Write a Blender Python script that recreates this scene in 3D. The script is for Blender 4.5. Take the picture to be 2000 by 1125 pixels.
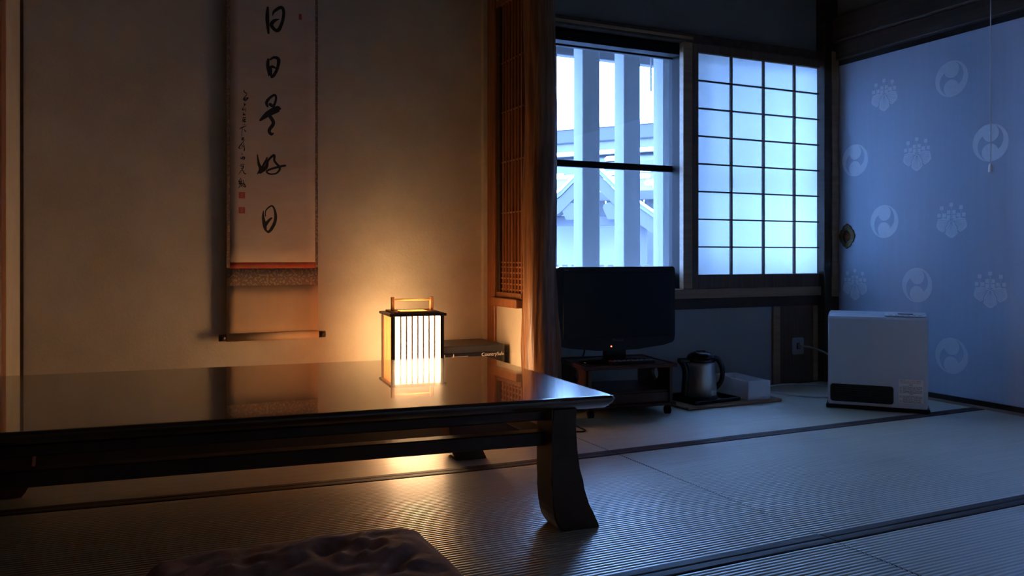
import bpy, bmesh, math, random
from mathutils import Vector, Matrix, noise
random.seed(7)
PI = math.pi
for o in list(bpy.data.objects): bpy.data.objects.remove(o)
S = bpy.context.scene
C = S.collection

# ---------------------------------------------------------------- camera
YAW = math.atan(755/1600)
cam = bpy.data.cameras.new('camera'); cam.sensor_width = 36; cam.lens = 36*1600/2000
cam.shift_y = -62.5/2000; cam.clip_start = .02; cam.clip_end = 200
camo = bpy.data.objects.new('camera', cam); C.objects.link(camo)
camo.location = (0, 0, .68); camo.rotation_euler = (PI/2, 0, -YAW)
S.camera = camo

# ---------------------------------------------------------------- world, sun, exposure
SKY = (.53, .96, 2.05); SKY_STRENGTH = 9.6
w = bpy.data.worlds.new('sky'); S.world = w; w.use_nodes = True
bg = w.node_tree.nodes['Background']; bg.inputs[0].default_value = (*SKY, 1); bg.inputs[1].default_value = SKY_STRENGTH
sun = bpy.data.lights.new('sun', 'SUN'); sun.energy = .9; sun.angle = .03; sun.color = (.75, .88, 1)
suno = bpy.data.objects.new('sun', sun); C.objects.link(suno)
suno.rotation_euler = Vector((.62, .5, -.6)).to_track_quat('-Z', 'Y').to_euler()
pl = bpy.data.lights.new('window_portal', 'AREA'); pl.shape = 'RECTANGLE'; pl.size = 1.95; pl.size_y = 1.3
pl.cycles.is_portal = True
plo = bpy.data.objects.new('window_portal', pl); C.objects.link(plo)
plo.location = (2.5, 3.62, 1.12); plo.rotation_euler = (-PI/2, 0, 0)
S.view_settings.view_transform = 'Standard'; S.view_settings.look = 'None'
S.view_settings.gamma = 1; S.view_settings.use_curve_mapping = False
S.view_settings.exposure = 1.6
S.cycles.use_denoising = True
S.cycles.max_bounces = 10; S.cycles.diffuse_bounces = 6; S.cycles.transparent_max_bounces = 12
S.cycles.sample_clamp_indirect = 6

# ---------------------------------------------------------------- materials
M = {}
def mat(name, col, rough=.5, metal=0, col2=None, nscale=(8, 8, 8), amt=1.0, bump=0, bscale=None, spec=.5, ior=None,
        emit=None, estr=0, coat=0, rough2=None, detail=4, contrast=(.35, .65), aniso=0, sheen=0):
    m = bpy.data.materials.new(name); m.use_nodes = True; M[name] = m
    nt = m.node_tree; N = nt.nodes; L = nt.links; p = N['Principled BSDF']
    p.inputs['Base Color'].default_value = (*col, 1); p.inputs['Roughness'].default_value = rough
    p.inputs['Metallic'].default_value = metal; p.inputs['Specular IOR Level'].default_value = spec
    p.inputs['Coat Weight'].default_value = coat; p.inputs['Coat Roughness'].default_value = .06
    p.inputs['Anisotropic'].default_value = aniso; p.inputs['Sheen Weight'].default_value = sheen
    if ior: p.inputs['IOR'].default_value = ior
    if emit: p.inputs['Emission Color'].default_value = (*emit, 1); p.inputs['Emission Strength'].default_value = estr
    if col2 or bump or rough2 is not None:
        tc = N.new('ShaderNodeTexCoord')
        def tex(sc, det):
            mp = N.new('ShaderNodeMapping'); mp.inputs['Scale'].default_value = sc; L.new(tc.outputs['Object'], mp.inputs[0])
            n = N.new('ShaderNodeTexNoise'); n.inputs['Scale'].default_value = 1; n.inputs['Detail'].default_value = det
            n.inputs['Roughness'].default_value = .6; L.new(mp.outputs[0], n.inputs['Vector']); return n
        n = tex(nscale, detail)
        rp = N.new('ShaderNodeMapRange'); rp.inputs['From Min'].default_value = contrast[0]; rp.inputs['From Max'].default_value = contrast[1]
        L.new(n.outputs['Fac'], rp.inputs['Value'])
        if col2:
            mx = N.new('ShaderNodeMix'); mx.data_type = 'RGBA'
            mx.inputs[6].default_value = (*col, 1); mx.inputs[7].default_value = (*col2, 1)
            mu = N.new('ShaderNodeMath'); mu.operation = 'MULTIPLY'; mu.inputs[1].default_value = amt
            L.new(rp.outputs[0], mu.inputs[0]); L.new(mu.outputs[0], mx.inputs[0]); L.new(mx.outputs[2], p.inputs['Base Color'])
        if rough2 is not None:
            r2 = N.new('ShaderNodeMapRange'); r2.inputs['From Min'].default_value = contrast[0]; r2.inputs['From Max'].default_value = contrast[1]
            r2.inputs['To Min'].default_value = rough; r2.inputs['To Max'].default_value = rough2
            L.new(n.outputs['Fac'], r2.inputs['Value']); L.new(r2.outputs[0], p.inputs['Roughness'])
        if bump:
            nb = tex(bscale or nscale, 5); b = N.new('ShaderNodeBump'); b.inputs['Strength'].default_value = bump
            b.inputs['Distance'].default_value = .004; L.new(nb.outputs['Fac'], b.inputs['Height']); L.new(b.outputs[0], p.inputs['Normal'])
    return m

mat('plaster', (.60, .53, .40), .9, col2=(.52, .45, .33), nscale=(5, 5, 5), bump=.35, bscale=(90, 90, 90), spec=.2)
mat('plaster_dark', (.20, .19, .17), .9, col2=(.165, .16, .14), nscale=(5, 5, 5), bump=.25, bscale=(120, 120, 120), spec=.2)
mat('ceiling_wood', (.20, .14, .09), .6, col2=(.13, .09, .06), nscale=(2, 30, 30))
mat('dark_wood', (.055, .026, .014), .42, col2=(.03, .014, .008), nscale=(6, 6, 50), bump=.1)
mat('beam_wood', (.075, .045, .028), .55, col2=(.04, .024, .015), nscale=(30, 2, 40), bump=.15)
mat('light_wood', (.36, .22, .12), .45, col2=(.26, .15, .08), nscale=(3, 30, 40), bump=.1)
mat('panel_wood', (.14, .085, .05), .55, col2=(.09, .05, .03), nscale=(60, 60, 3), bump=.1)
mat('red_wood', (.36, .135, .045), .38, col2=(.22, .075, .025), nscale=(40, 40, 4), bump=.1)
mat('trunk_wood', (.30, .125, .042), .32, col2=(.13, .045, .015), nscale=(55, 55, 3.2), bump=.5, bscale=(70, 70, 4), contrast=(.38, .6), spec=.6)
mat('board_floor', (.22, .12, .05), .3, col2=(.14, .07, .03), nscale=(2, 30, 30))
mat('lacquer', (.020, .008, .005), .35, spec=.6)
mat('subfloor', (.10, .08, .05), .8, col2=(.07, .055, .035))

# lacquered table top: red-brown wood under a mirror gloss with a wiped smear here and there
m = mat('table_lacquer', (.09, .028, .012), .24, col2=(.035, .010, .004), spec=.32, nscale=(1.2, 16, 16), contrast=(.3, .7), coat=1)
m.node_tree.nodes['Principled BSDF'].inputs['Coat IOR'].default_value = 1.75
nt = m.node_tree; p = nt.nodes['Principled BSDF']
tc = nt.nodes.new('ShaderNodeTexCoord'); mp = nt.nodes.new('ShaderNodeMapping'); mp.inputs['Scale'].default_value = (5, 5, 5)
sm = nt.nodes.new('ShaderNodeTexNoise'); sm.inputs['Scale'].default_value = 1; sm.inputs['Detail'].default_value = 8; sm.inputs['Roughness'].default_value = .68
mr = nt.nodes.new('ShaderNodeMapRange'); mr.inputs['From Min'].default_value = .50; mr.inputs['From Max'].default_value = .74
mr.inputs['To Min'].default_value = .02; mr.inputs['To Max'].default_value = .12
nt.links.new(tc.outputs['Object'], mp.inputs[0]); nt.links.new(mp.outputs[0], sm.inputs['Vector'])
nt.links.new(sm.outputs['Fac'], mr.inputs['Value']); nt.links.new(mr.outputs[0], p.inputs['Coat Roughness'])
mat('table_wood', (.085, .026, .012), .3, col2=(.04, .012, .006), nscale=(10, 10, 10), contrast=(.3, .7))

# rush matting: fine cross threads on the woven ridges
m = mat('tatami', (.64, .57, .39), .36, col2=(.46, .40, .25), nscale=(3, 90, 30), contrast=(.3, .75), bump=.09, bscale=(420, 140, 60), spec=1.0, ior=1.8, rough2=.48, coat=1)
m.node_tree.nodes['Principled BSDF'].inputs['Coat Roughness'].default_value = .36
m.node_tree.nodes['Principled BSDF'].inputs['Coat IOR'].default_value = 2.5
mat('tatami_edge', (.042, .024, .020), .62, col2=(.026, .015, .013), nscale=(300, 300, 30), bump=.2)
mat('brass_dark', (.28, .21, .11), .36, 1, col2=(.08, .06, .035), nscale=(160, 160, 160), bump=.8)
mat('copper', (.24, .09, .035), .4, .9)
mat('fusuma', (.53, .64, .82), .62, col2=(.50, .61, .79), nscale=(40, 40, 2), bump=.06, bscale=(250, 250, 60))
mat('mica_print', (.78, .86, .98), .30, col2=(.74, .82, .96), nscale=(60, 60, 60), spec=.7)
mat('fusuma_edge', (.02, .014, .012), .4)
mat('alu', (.012, .012, .014), .6, 0, spec=.08)
mat('wall_white', (.33, .33, .32), .9, bump=.15, bscale=(150, 150, 150))
mat('black_plastic', (.006, .006, .008), .35, spec=.3)
mat('black_gloss', (.004, .004, .006), .16, spec=.3)
mat('black_matte', (.012, .012, .013), .6)
mat('grey_plastic', (.28, .28, .29), .4)
mat('steel', (.62, .60, .57), .30, 1, col2=(.5, .48, .46), nscale=(200, 200, 2))
mat('kettle_black', (.012, .014, .018), .22)
mat('white_plastic', (.72, .72, .73), .38)
mat('white_box', (.78, .77, .80), .5)
mat('heater_white', (.62, .65, .72), .42)
mat('label_paper', (.86, .85, .85), .6)
mat('print_red', (.55, .04, .03), .6)
mat('print_black', (.03, .03, .035), .7)
mat('print_white', (.75, .75, .75), .5)
mat('logo_grey', (.16, .16, .17), .4)
mat('led_red', (.4, .01, .0), .4, emit=(1, .06, .03), estr=5)
mat('safe_paint', (.035, .038, .042), .38, bump=.06, bscale=(300, 300, 300))
mat('safe_black', (.012, .012, .013), .3)
mat('scroll_paper', (.62, .50, .38), .85, col2=(.55, .43, .32), nscale=(3, 3, 12), bump=.25, bscale=(10, 10, 18), spec=.15)
mat('scroll_silk', (.58, .40, .24), .8, col2=(.52, .35, .20), nscale=(9, 9, 3), bump=.12, bscale=(12, 12, 2), spec=.2)
mat('brocade', (.17, .11, .085), .7, col2=(.34, .23, .12), nscale=(110, 110, 110), contrast=(.52, .58), detail=1)
mat('red_silk', (.50, .07, .03), .6, col2=(.42, .12, .03), nscale=(60, 60, 60), contrast=(.5, .6))
mat('ink', (.010, .010, .012), .75)
mat('seal_red', (.42, .07, .05), .8)
mat('seal_pale', (.55, .36, .27), .85)
mat('cushion', (.52, .25, .17), .85, col2=(.32, .15, .11), nscale=(9, 9, 9), contrast=(.42, .6), bump=.35, bscale=(45, 45, 45), sheen=.25)
mat('lantern_wood', (.52, .24, .085), .5, col2=(.42, .18, .06), nscale=(40, 40, 5))
mat('lantern_dark', (.085, .034, .016), .4, col2=(.05, .02, .01), nscale=(40, 40, 5))
mat('lantern_paper', (.8, .74, .6), .8, emit=(1, .61, .30), estr=7.3)
mat('snow', (.62, .63, .66), .8, bump=.4, bscale=(3, 3, 3))
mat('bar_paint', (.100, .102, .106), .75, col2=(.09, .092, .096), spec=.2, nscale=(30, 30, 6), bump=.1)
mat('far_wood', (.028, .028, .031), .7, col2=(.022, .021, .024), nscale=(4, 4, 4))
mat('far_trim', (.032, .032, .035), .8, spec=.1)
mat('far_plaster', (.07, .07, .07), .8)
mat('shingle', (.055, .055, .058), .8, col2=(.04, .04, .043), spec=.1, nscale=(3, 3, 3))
mat('far_glass', (.25, .32, .36), .15)
mat('cord_white', (.58, .58, .57), .5)
mat('ice', (.85, .9, .95), .1)

m = bpy.data.materials.new('glass'); m.use_nodes = True; M['glass'] = m
nt = m.node_tree; N = nt.nodes; N.remove(N['Principled BSDF'])
t = N.new('ShaderNodeBsdfTransparent'); t.inputs[0].default_value = (.93, .96, .97, 1)
g = N.new('ShaderNodeBsdfGlossy'); g.inputs['Roughness'].default_value = .02
fr = N.new('ShaderNodeFresnel'); fr.inputs[0].default_value = 1.35
mx = N.new('ShaderNodeMixShader'); nt.links.new(fr.outputs[0], mx.inputs[0]); nt.links.new(t.outputs[0], mx.inputs[1]); nt.links.new(g.outputs[0], mx.inputs[2])
nt.links.new(mx.outputs[0], N['Material Output'].inputs[0])

m = bpy.data.materials.new('shoji_paper'); m.use_nodes = True; M['shoji_paper'] = m
nt = m.node_tree; N = nt.nodes; N.remove(N['Principled BSDF'])
t = N.new('ShaderNodeBsdfTranslucent'); t.inputs[0].default_value = (.52, .53, .53, 1)
df = N.new('ShaderNodeBsdfDiffuse'); df.inputs[0].default_value = (.8, .8, .78, 1)
tc = N.new('ShaderNodeTexCoord'); nz = N.new('ShaderNodeTexNoise'); nz.inputs['Scale'].default_value = 45; nz.inputs['Detail'].default_value = 6
mr = N.new('ShaderNodeMapRange'); mr.inputs['To Min'].default_value = .22; mr.inputs['To Max'].default_value = .34
nt.links.new(tc.outputs['Object'], nz.inputs['Vector']); nt.links.new(nz.outputs['Fac'], mr.inputs['Value'])
mx = N.new('ShaderNodeMixShader'); nt.links.new(mr.outputs[0], mx.inputs[0]); nt.links.new(t.outputs[0], mx.inputs[1]); nt.links.new(df.outputs[0], mx.inputs[2])
nt.links.new(mx.outputs[0], N['Material Output'].inputs[0])

# ---------------------------------------------------------------- helpers
def thing(name, label, cat, loc=(0, 0, 0), rz=0, group=None, kind=None):
    o = bpy.data.objects.new(name, None); C.objects.link(o); o.empty_display_size = .05
    o.location = loc; o.rotation_euler = (0, 0, rz); tag(o, label, cat, group, kind); return o
def tag(o, label, cat, group=None, kind=None):
    o['label'] = label; o['category'] = cat
    if group: o['group'] = group
    if kind: o['kind'] = kind
    return o
def link(name, me, material, parent=None, smooth=False):
    for mm in (material if isinstance(material, (list, tuple)) else [material]):
        if mm not in [x for x in me.materials]: me.materials.append(M[mm])
    if smooth:
        for p in me.polygons: p.use_smooth = True
    o = bpy.data.objects.new(name, me); C.objects.link(o)
    if parent is not None: o.parent = parent
    return o
def fin(name, bm, material, parent=None, smooth=False):
    bmesh.ops.recalc_face_normals(bm, faces=bm.faces)
    me = bpy.data.meshes.new(name); bm.to_mesh(me); bm.free()
    return link(name, me, material, parent, smooth)
def box(bm, x0, x1, y0, y1, z0, z1, bev=0, seg=1, mtx=None):
    mm = Matrix.Translation(((x0+x1)/2, (y0+y1)/2, (z0+z1)/2)) @ Matrix.Diagonal((abs(x1-x0), abs(y1-y0), abs(z1-z0), 1))
    if mtx: mm = mtx @ mm
    r = bmesh.ops.create_cube(bm, size=1, matrix=mm)
    if bev:
        es = list({e for v in r['verts'] for e in v.link_edges})
        bmesh.ops.bevel(bm, geom=es, offset=bev, segments=seg, affect='EDGES', profile=.5)
def bx(name, material, parent, *dims, bev=0, seg=1, mtx=None, smooth=False):
    bm = bmesh.new(); box(bm, *dims, bev=bev, seg=seg, mtx=mtx); return fin(name, bm, material, parent, smooth)
def struct(o, label, cat): return tag(o, label, cat, kind='structure')
def smoothpts(pts, n=6):
    if len(pts) < 3: return [tuple(a+(b-a)*i/n for a, b in zip(pts[0], pts[1])) for i in range(n+1)]
    out = []
    P = [pts[0]]+list(pts)+[pts[-1]]
    for i in range(1, len(P)-2):
        p0, p1, p2, p3 = P[i-1:i+3]
        for k in range(n):
            t = k/n
            out.append(tuple(.5*(2*b+(c-a)*t+(2*a-5*b+4*c-d)*t*t+(3*b-a-3*c+d)*t**3) for a, b, c, d in zip(p0, p1, p2, p3)))
    out.append(tuple(pts[-1])); return out
def tube(bm, pts, r, n=8, sm=5):
    """pts: (x,y,z) or (x,y,z,r)"""
    P = smoothpts(pts, sm) if sm else [tuple(p) for p in pts]
    up = Vector((.13, .31, .94)); rings = []
    for i, p in enumerate(P):
        a = Vector(P[max(i-1, 0)][:3]); b = Vector(P[min(i+1, len(P)-1)][:3]); d = (b-a).normalized()
        s = d.cross(up)
        if s.length < 1e-3: s = d.cross(Vector((1, 0, 0)))
        s.normalize(); q = s.cross(d); rr = p[3] if len(p) > 3 else r
        rings.append([bm.verts.new(Vector(p[:3])+(s*math.cos(2*PI*k/n)+q*math.sin(2*PI*k/n))*rr) for k in range(n)])
    for A, Bq in zip(rings, rings[1:]):
        for k in range(n): bm.faces.new((A[k], A[(k+1) % n], Bq[(k+1) % n], Bq[k]))
    bm.faces.new(rings[0][::-1]); bm.faces.new(rings[-1])
def lathe(bm, prof, n=32, cx=0, cy=0, sx=1, sy=1):
    rings = []
    for r, z in prof:
        rings.append([bm.verts.new((cx+sx*r*math.cos(2*PI*k/n), cy+sy*r*math.sin(2*PI*k/n), z)) for k in range(n)])
    for A, Bq in zip(rings, rings[1:]):
        for k in range(n): bm.faces.new((A[k], A[(k+1) % n], Bq[(k+1) % n], Bq[k]))
    bm.faces.new(rings[0][::-1]); bm.faces.new(rings[-1])
def prism(bm, outer, holes=(), d0=0, d1=.01, axis='y'):
    """flat outline (a,b) extruded from d0 to d1 along axis; a,b are the other two axes in order"""
    def V(a, b, d): return {'y': (a, d, b), 'x': (d, a, b), 'z': (a, b, d)}[axis]
    loops = [outer]+list(holes); es = []; allv = []
    for lp in loops:
        vs = [bm.verts.new(V(a, b, d0)) for a, b in lp]; allv += vs
        es += [bm.edges.new((vs[i], vs[(i+1) % len(vs)])) for i in range(len(vs))]
    r = bmesh.ops.triangle_fill(bm, use_beauty=True, use_dissolve=False, edges=es)
    fs = [f for f in r['geom'] if isinstance(f, bmesh.types.BMFace)]
    ex = bmesh.ops.extrude_face_region(bm, geom=fs)
    dv = Vector(V(0, 0, d1))-Vector(V(0, 0, d0))
    bmesh.ops.translate(bm, vec=dv, verts=[v for v in ex['geom'] if isinstance(v, bmesh.types.BMVert)])
def rrect(x0, x1, y0, y1, r, n=5):
    out = []
    for cx, cy, a0 in ((x1-r, y1-r, 0), (x0+r, y1-r, PI/2), (x0+r, y0+r, PI), (x1-r, y0+r, 1.5*PI)):
        for k in range(n+1): a = a0+PI/2*k/n; out.append((cx+r*math.cos(a), cy+r*math.sin(a)))
    return out
def ribbon(bm, pts, M4, n=6, mi=0):
    """brush stroke: pts (a, b, width) in a drawing plane, M4 maps (a,b,0) to the object"""
    P = smoothpts(pts, n); L = []; Rr = []
    for i, p in enumerate(P):
        a = P[max(i-1, 0)]; b = P[min(i+1, len(P)-1)]
        dx, dy = b[0]-a[0], b[1]-a[1]; l = math.hypot(dx, dy) or 1; w2 = p[2]/2
        L.append(bm.verts.new(M4 @ Vector((p[0]-dy/l*w2, p[1]+dx/l*w2, 0))))
        Rr.append(bm.verts.new(M4 @ Vector((p[0]+dy/l*w2, p[1]-dx/l*w2, 0))))
    for i in range(len(P)-1):
        f = bm.faces.new((L[i], L[i+1], Rr[i+1], Rr[i])); f.material_index = mi
    for p in (P[0], P[-1]):
        c = bm.verts.new(M4 @ Vector((p[0], p[1], 0))); r = p[2]/2
        vs = [bm.verts.new(M4 @ Vector((p[0]+r*math.cos(2*PI*k/10), p[1]+r*math.sin(2*PI*k/10), 0))) for k in range(10)]
        for k in range(10): f = bm.faces.new((c, vs[k], vs[(k+1) % 10])); f.material_index = mi
def text(name, s, size, material, parent, mtx, extrude=.0003, align='LEFT', sx=1):
    cu = bpy.data.curves.new(name, 'FONT'); cu.body = s; cu.size = size; cu.extrude = extrude; cu.align_x = align
    o = bpy.data.objects.new(name, cu); C.objects.link(o); bpy.context.view_layer.update()
    me = bpy.data.meshes.new_from_object(o.evaluated_get(bpy.context.evaluated_depsgraph_get()))
    bpy.data.objects.remove(o); bpy.data.curves.remove(cu)
    me.transform(mtx @ Matrix.Diagonal((sx, 1, 1, 1))); me.materials.clear(); me.name = name
    return link(name, me, material, parent)
FRONT = Matrix.Rotation(PI/2, 4, 'X')          # text plane facing -Y
def TR(x, y, z): return Matrix.Translation((x, y, z))

# ================================================================= the setting
XR = 3.52; YW = 3.34; YT = 3.40; XL = -2.29; YB = -1.42; XA0 = -.34; XA1 = 1.48; YA = 2.87; ZA = .09; ZC = 2.45
floor = struct(bx('floor', 'subfloor', None, XL-.1, XR+.3, YB-.1, YW+.1, -.12, -.045), 'tatami matted floor of the room', 'floor')

def mat_mesh(name, X0, X1, Y0, Y1, warp=None, nx=26):
    """woven rush face with ridges along X; heri strips are separate"""
    pitch = .0130; nr = round((Y1-Y0)/pitch); seg = 6; ny = nr*seg
    vs = []; fs = []
    for i in range(nx+1):
        x = X0+(X1-X0)*i/nx
        for j in range(ny+1):
            y = Y0+(Y1-Y0)*j/ny; ph = j/seg
            q = abs(2*(ph % 1)-1); z = .0016*(1-q*q)-.0010*max(0, (q-.66)/.34)**2-.0016
            z += .0011*noise.noise((x*3, y*3.3, 1))
            yy = y+.0012*noise.noise((x*2.2, y*9, 4))
            if warp: yy = warp(x, yy)
            vs.append((x, yy, z))
    for i in range(nx):
        for j in range(ny):
            a = i*(ny+1)+j; fs.append((a, a+ny+1, a+ny+2, a+1))
    b0 = len(vs)
    me = bpy.data.meshes.new(name); me.from_pydata(vs, [], fs)
    for p in me.polygons: p.use_smooth = True
    return me
def heri_mesh(name, X0, X1, Y0, Y1, warp=None):
    bm = bmesh.new(); n = 40; rows = []
    for i in range(n+1):
        x = X0+(X1-X0)*i/n; row = []
        for k, (f, z) in enumerate(((0, -.02), (0, .0008), (.12, .0022), (.5, .0024), (.88, .0022), (1, .0008), (1, -.02))):
            y = Y0+(Y1-Y0)*f+.0012*noise.noise((x*3, Y0*7, 2.))
            if warp: y = warp(x, y)
            row.append(bm.verts.new((x, y, z+.0006*noise.noise((x*5, f*3+Y0, 9)))))
        rows.append(row)
    for A, Bq in zip(rows, rows[1:]):
        for k in range(6): bm.faces.new((A[k], Bq[k], Bq[k+1], A[k+1]))
    me = bpy.data.meshes.new(name); bmesh.ops.recalc_face_normals(bm, faces=bm.faces); bm.to_mesh(me); bm.free(); return me
HW = .029
def wcurve(x): return .13*max(0, (1.15-x)/1.5)**1.25
def tatami(X0, X1, Y0, Y1, cache={}, warp=None, edges=(1, 1)):
    key = (round(X1-X0, 3), round(Y1-Y0, 3), edges)
    if warp or key not in cache:
        g = .0012
        ox, oy = (0, 0) if warp else (X0, Y0)
        a = mat_mesh('tatami_mat', X0-ox+g, X1-ox-g, Y0-oy+HW*edges[0], Y1-oy-HW*edges[1], warp)
        hs = []
        if edges[0]: hs.append(heri_mesh('cloth_border', X0-ox+g, X1-ox-g, Y0-oy+.0008, Y0-oy+HW, warp))
        if edges[1]: hs.append(heri_mesh('cloth_border', X0-ox+g, X1-ox-g, Y1-oy-HW, Y1-oy-.0008, warp))
        r = (a, hs)
        if not warp: cache[key] = r
    else: r = cache[key]
    o = link('tatami_mat', r[0], 'tatami', floor)
    if not warp: o.location = (X0, Y0, 0)
    for hme in r[1]: link('cloth_border', hme, 'tatami_edge', o)
    return o
cols = [(XL, -.38), (-.38, 1.53), (1.53, 3.44)]; rows = [(-1.405, -.45), (-.45, .505), (.505, 1.46)]
for a, b in cols:
    for y0, y1 in rows: tatami(a, b, y0, y1)
tatami(1.53, 3.44, 1.46, 2.415); tatami(1.53, 3.44, 2.415, 3.335)
tatami(XL, -.38, 1.46, 2.415)
tatami(-.38, 1.53, 1.46, 2.415, warp=lambda x, y: y+wcurve(x)*max(0, (y-1.46)/.955))
tatami(-.38, 1.53, 2.415, 2.868, warp=lambda x, y: y+wcurve(x)*max(0, 1-(y-2.415)/.453))
tatami(XL, -.38, 2.415, 2.868)
struct(bx('trim_1', 'light_wood', None, 3.44, XR, YB, YW, -.045, -.001), 'wooden floor strip between matting and papered doors', 'trim')

# alcove
struct(bx('wall_back', 'plaster', None, XA0-.1, XA1+.04, YT, YT+.08, -.1, ZC), 'sand plaster back wall of the alcove behind the scroll', 'wall')
struct(bx('wall_alcove_left', 'plaster', None, XA0-.12, XA0, YA+.11, YT, 0, ZC), 'narrow plaster side wall at the left of the alcove', 'wall')
struct(bx('trim_2', 'dark_wood', None, XA0, XA0+.010, YT-.010, YT, ZA, ZC), 'thin dark wooden strip in the left corner of the alcove', 'trim')
struct(bx('trim_3', 'red_wood', None, XA0-.12, XA0+.004, YA, YA+.11, 0, ZC, bev=.004), 'brown post at the left end of the alcove', 'trim')
struct(bx('wall_left_wing', 'plaster', None, XL, XA0-.12, YA+.03, YA+.11, 0, ZC), 'plaster wall left of the alcove', 'wall')
struct(bx('floor_alcove', 'board_floor', None, XA0-.02, XA1+.02, YA+.02, YT+.01, .02, ZA), 'raised polished board floor of the alcove', 'floor')
struct(bx('trim_4', 'lacquer', None, XA0, 1.425, YA-.03, YA+.05, -.01, ZA+.003, bev=.006, seg=2), 'black lacquered sill at the front of the alcove', 'trim')
struct(bx('wall_alcove_top', 'plaster', None, XA0-.1, XA1, YA+.03, YA+.09, 2.05, ZC), 'plaster strip above the alcove opening', 'wall')
# right side wall of the alcove
wr = bmesh.new(); box(wr, XA1+.03, XA1+.075, 3.042, YT+.1, 0, ZC); box(wr, XA1, XA1+.03, 3.042, 3.30, 0, .463); box(wr, XA1, XA1+.03, 3.042, 3.30, 1.80, ZC)
struct(fin('wall_alcove_right', wr, 'plaster'), 'cream plaster side wall under the lattice panel', 'wall')
struct(bx('trim_5', 'red_wood', None, XA1-.012, XA1+.05, 3.295, YT+.005, ZA, ZC, bev=.003), 'square corner post between alcove wall and lattice', 'trim')
# lattice panel
lat = thing('lattice_panel', 'reddish wooden lattice panel with thin upright slats beside the trunk post', 'lattice', (XA1, 0, 0))
bx('backing', 'red_wood', lat, .022, .028, 3.042, 3.295, .50, 1.80)
bx('sill', 'red_wood', lat, -.028, .03, 3.042, 3.300, .463, .50, bev=.003)
bx('frame', 'red_wood', lat, -.004, .022, 3.042, 3.292, .50, .524, bev=.002)
bx('frame', 'red_wood', lat, -.004, .022, 3.042, 3.292, 1.77, 1.80, bev=.002)
bx('frame', 'dark_wood', lat, -.002, .022, 3.258, 3.294, .524, 1.77, bev=.001)
sl = None
for i in range(7):
    y = 3.238-i*.0305
    o = bx('slat', 'red_wood', lat, .004, .021, y-.004, y+.004, .524, 1.77)
for z in (.536, .560, .584, .608, .632, .652, .866, 1.087, 1.304, 1.52):
    bx('cross_bar', 'red_wood', lat, .0065, .0215, 3.042, 3.258, z-.003, z+.003)

# trunk post
bm = bmesh.new(); NA, NZ = 72, 90; prof = [(0, .078), (.15, .076), (.33, .079), (.45, .070), (.62, .064), (.8, .068), (1.1, .066), (1.5, .064), (2.45, .063)]
def interp(tab, v):
    for (a, b), (c2, d) in zip(tab, tab[1:]):
        if v <= c2: return b+(d-b)*(v-a)/(c2-a)
    return tab[-1][1]
rings = []
for j in range(NZ+1):
    z = 2.45*j/NZ; r0 = interp(prof, z); ring = []
    cxo = .006*math.sin(z*5.5+.6)-.003; cyo = .006*math.sin(z*4+2)
    for k in range(NA):
        a = 2*PI*k/NA; tw = a+.25*math.sin(z*3.2+1)
        r = r0*(1+.07*noise.noise((math.cos(tw)*2.4, math.sin(tw)*2.4, z*1.7))+.045*noise.noise((math.cos(tw)*9, math.sin(tw)*9, z*2.2))
                + .03*noise.noise((math.cos(tw)*22, math.sin(tw)*22, z*3.5)))
        ring.append(bm.verts.new((cxo+r*math.cos(a), cyo+r*math.sin(a), z)))
    rings.append(ring)
for A, Bq in zip(rings, rings[1:]):
    for k in range(NA): bm.faces.new((A[k], A[(k+1) % NA], Bq[(k+1) % NA], Bq[k]))
po = fin('alcove_post', bm, 'trunk_wood', None, True); po.location = (1.511, 2.932, 0)
tag(po, 'gnarled natural tree trunk post at the right edge of the alcove', 'post')

# window wall
struct(bx('wall_window_lower', 'wall_white', None, 1.55, XR+.1, YW, YW+.2, -.1, .42), 'pale wall under the window behind television and kettle', 'wall')
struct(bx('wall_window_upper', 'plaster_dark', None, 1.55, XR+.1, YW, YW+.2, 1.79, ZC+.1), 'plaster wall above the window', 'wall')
struct(bx('wall_window_side', 'plaster', None, 1.45, 1.66, YW+.03, YW+.2, -.1, ZC+.1), 'plaster wall between trunk post and window', 'wall')
struct(bx('trim_6', 'dark_wood', None, 1.55, 3.42, YW-.012, YW+.05, .413, .467, bev=.003), 'dark beam below the window sill', 'trim')
struct(bx('trim_7', 'light_wood', None, 1.6, 3.50, YW-.035, YW+.2, .467, .515, bev=.003), 'light wooden window sill', 'trim')
struct(bx('trim_8', 'beam_wood', None, 1.6, 3.515, YW-.03, YW+.015, 1.745, 1.79, bev=.003), 'wooden head rail over window and paper screen', 'trim')
struct(bx('trim_9', 'light_wood', None, 1.6, 2.56, YW-.034, YW-.028, 1.758, 1.772, bev=.001), 'pale strip standing in for the lit edge of the window head rail', 'trim')  # lighter wood laid on the rail to imitate light on its edge
struct(bx('trim_10', 'dark_wood', None, 3.415, XR+.02, YW-.06, YW+.1, 0, ZC, bev=.003), 'dark corner post between window wall and papered doors', 'trim')
struct(bx('trim_11', 'light_wood', None, 3.465, 3.515, YW-.066, YW+.02, .46, 1.79, bev=.002), 'wooden jamb at the right of the paper screen', 'trim')
wp = struct(bx('wall_panel', 'panel_wood', None, 3.10, 3.418, YW-.006, YW+.01, 0, .413), 'brown wooden wall panel behind the socket', 'wall')
bx('strip', 'light_wood', wp, 3.098, 3.144, YW-.016, YW-.005, 0, .413, bev=.002)
bx('strip', 'light_wood', wp, 3.382, 3.415, YW-.014, YW-.005, 0, .413, bev=.002)
struct(bx('wall_window_right', 'plaster', None, 3.47, XR+.1, YW+.02, YW+.2, .4, 1.9), 'wall end at the right of the paper screen', 'wall')
struct(bx('trim_12', 'light_wood', None, 2.503, 2.558, YW-.03, YW+.006, .515, 1.745, bev=.003), 'wooden mullion between window and paper screen', 'trim')
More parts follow.
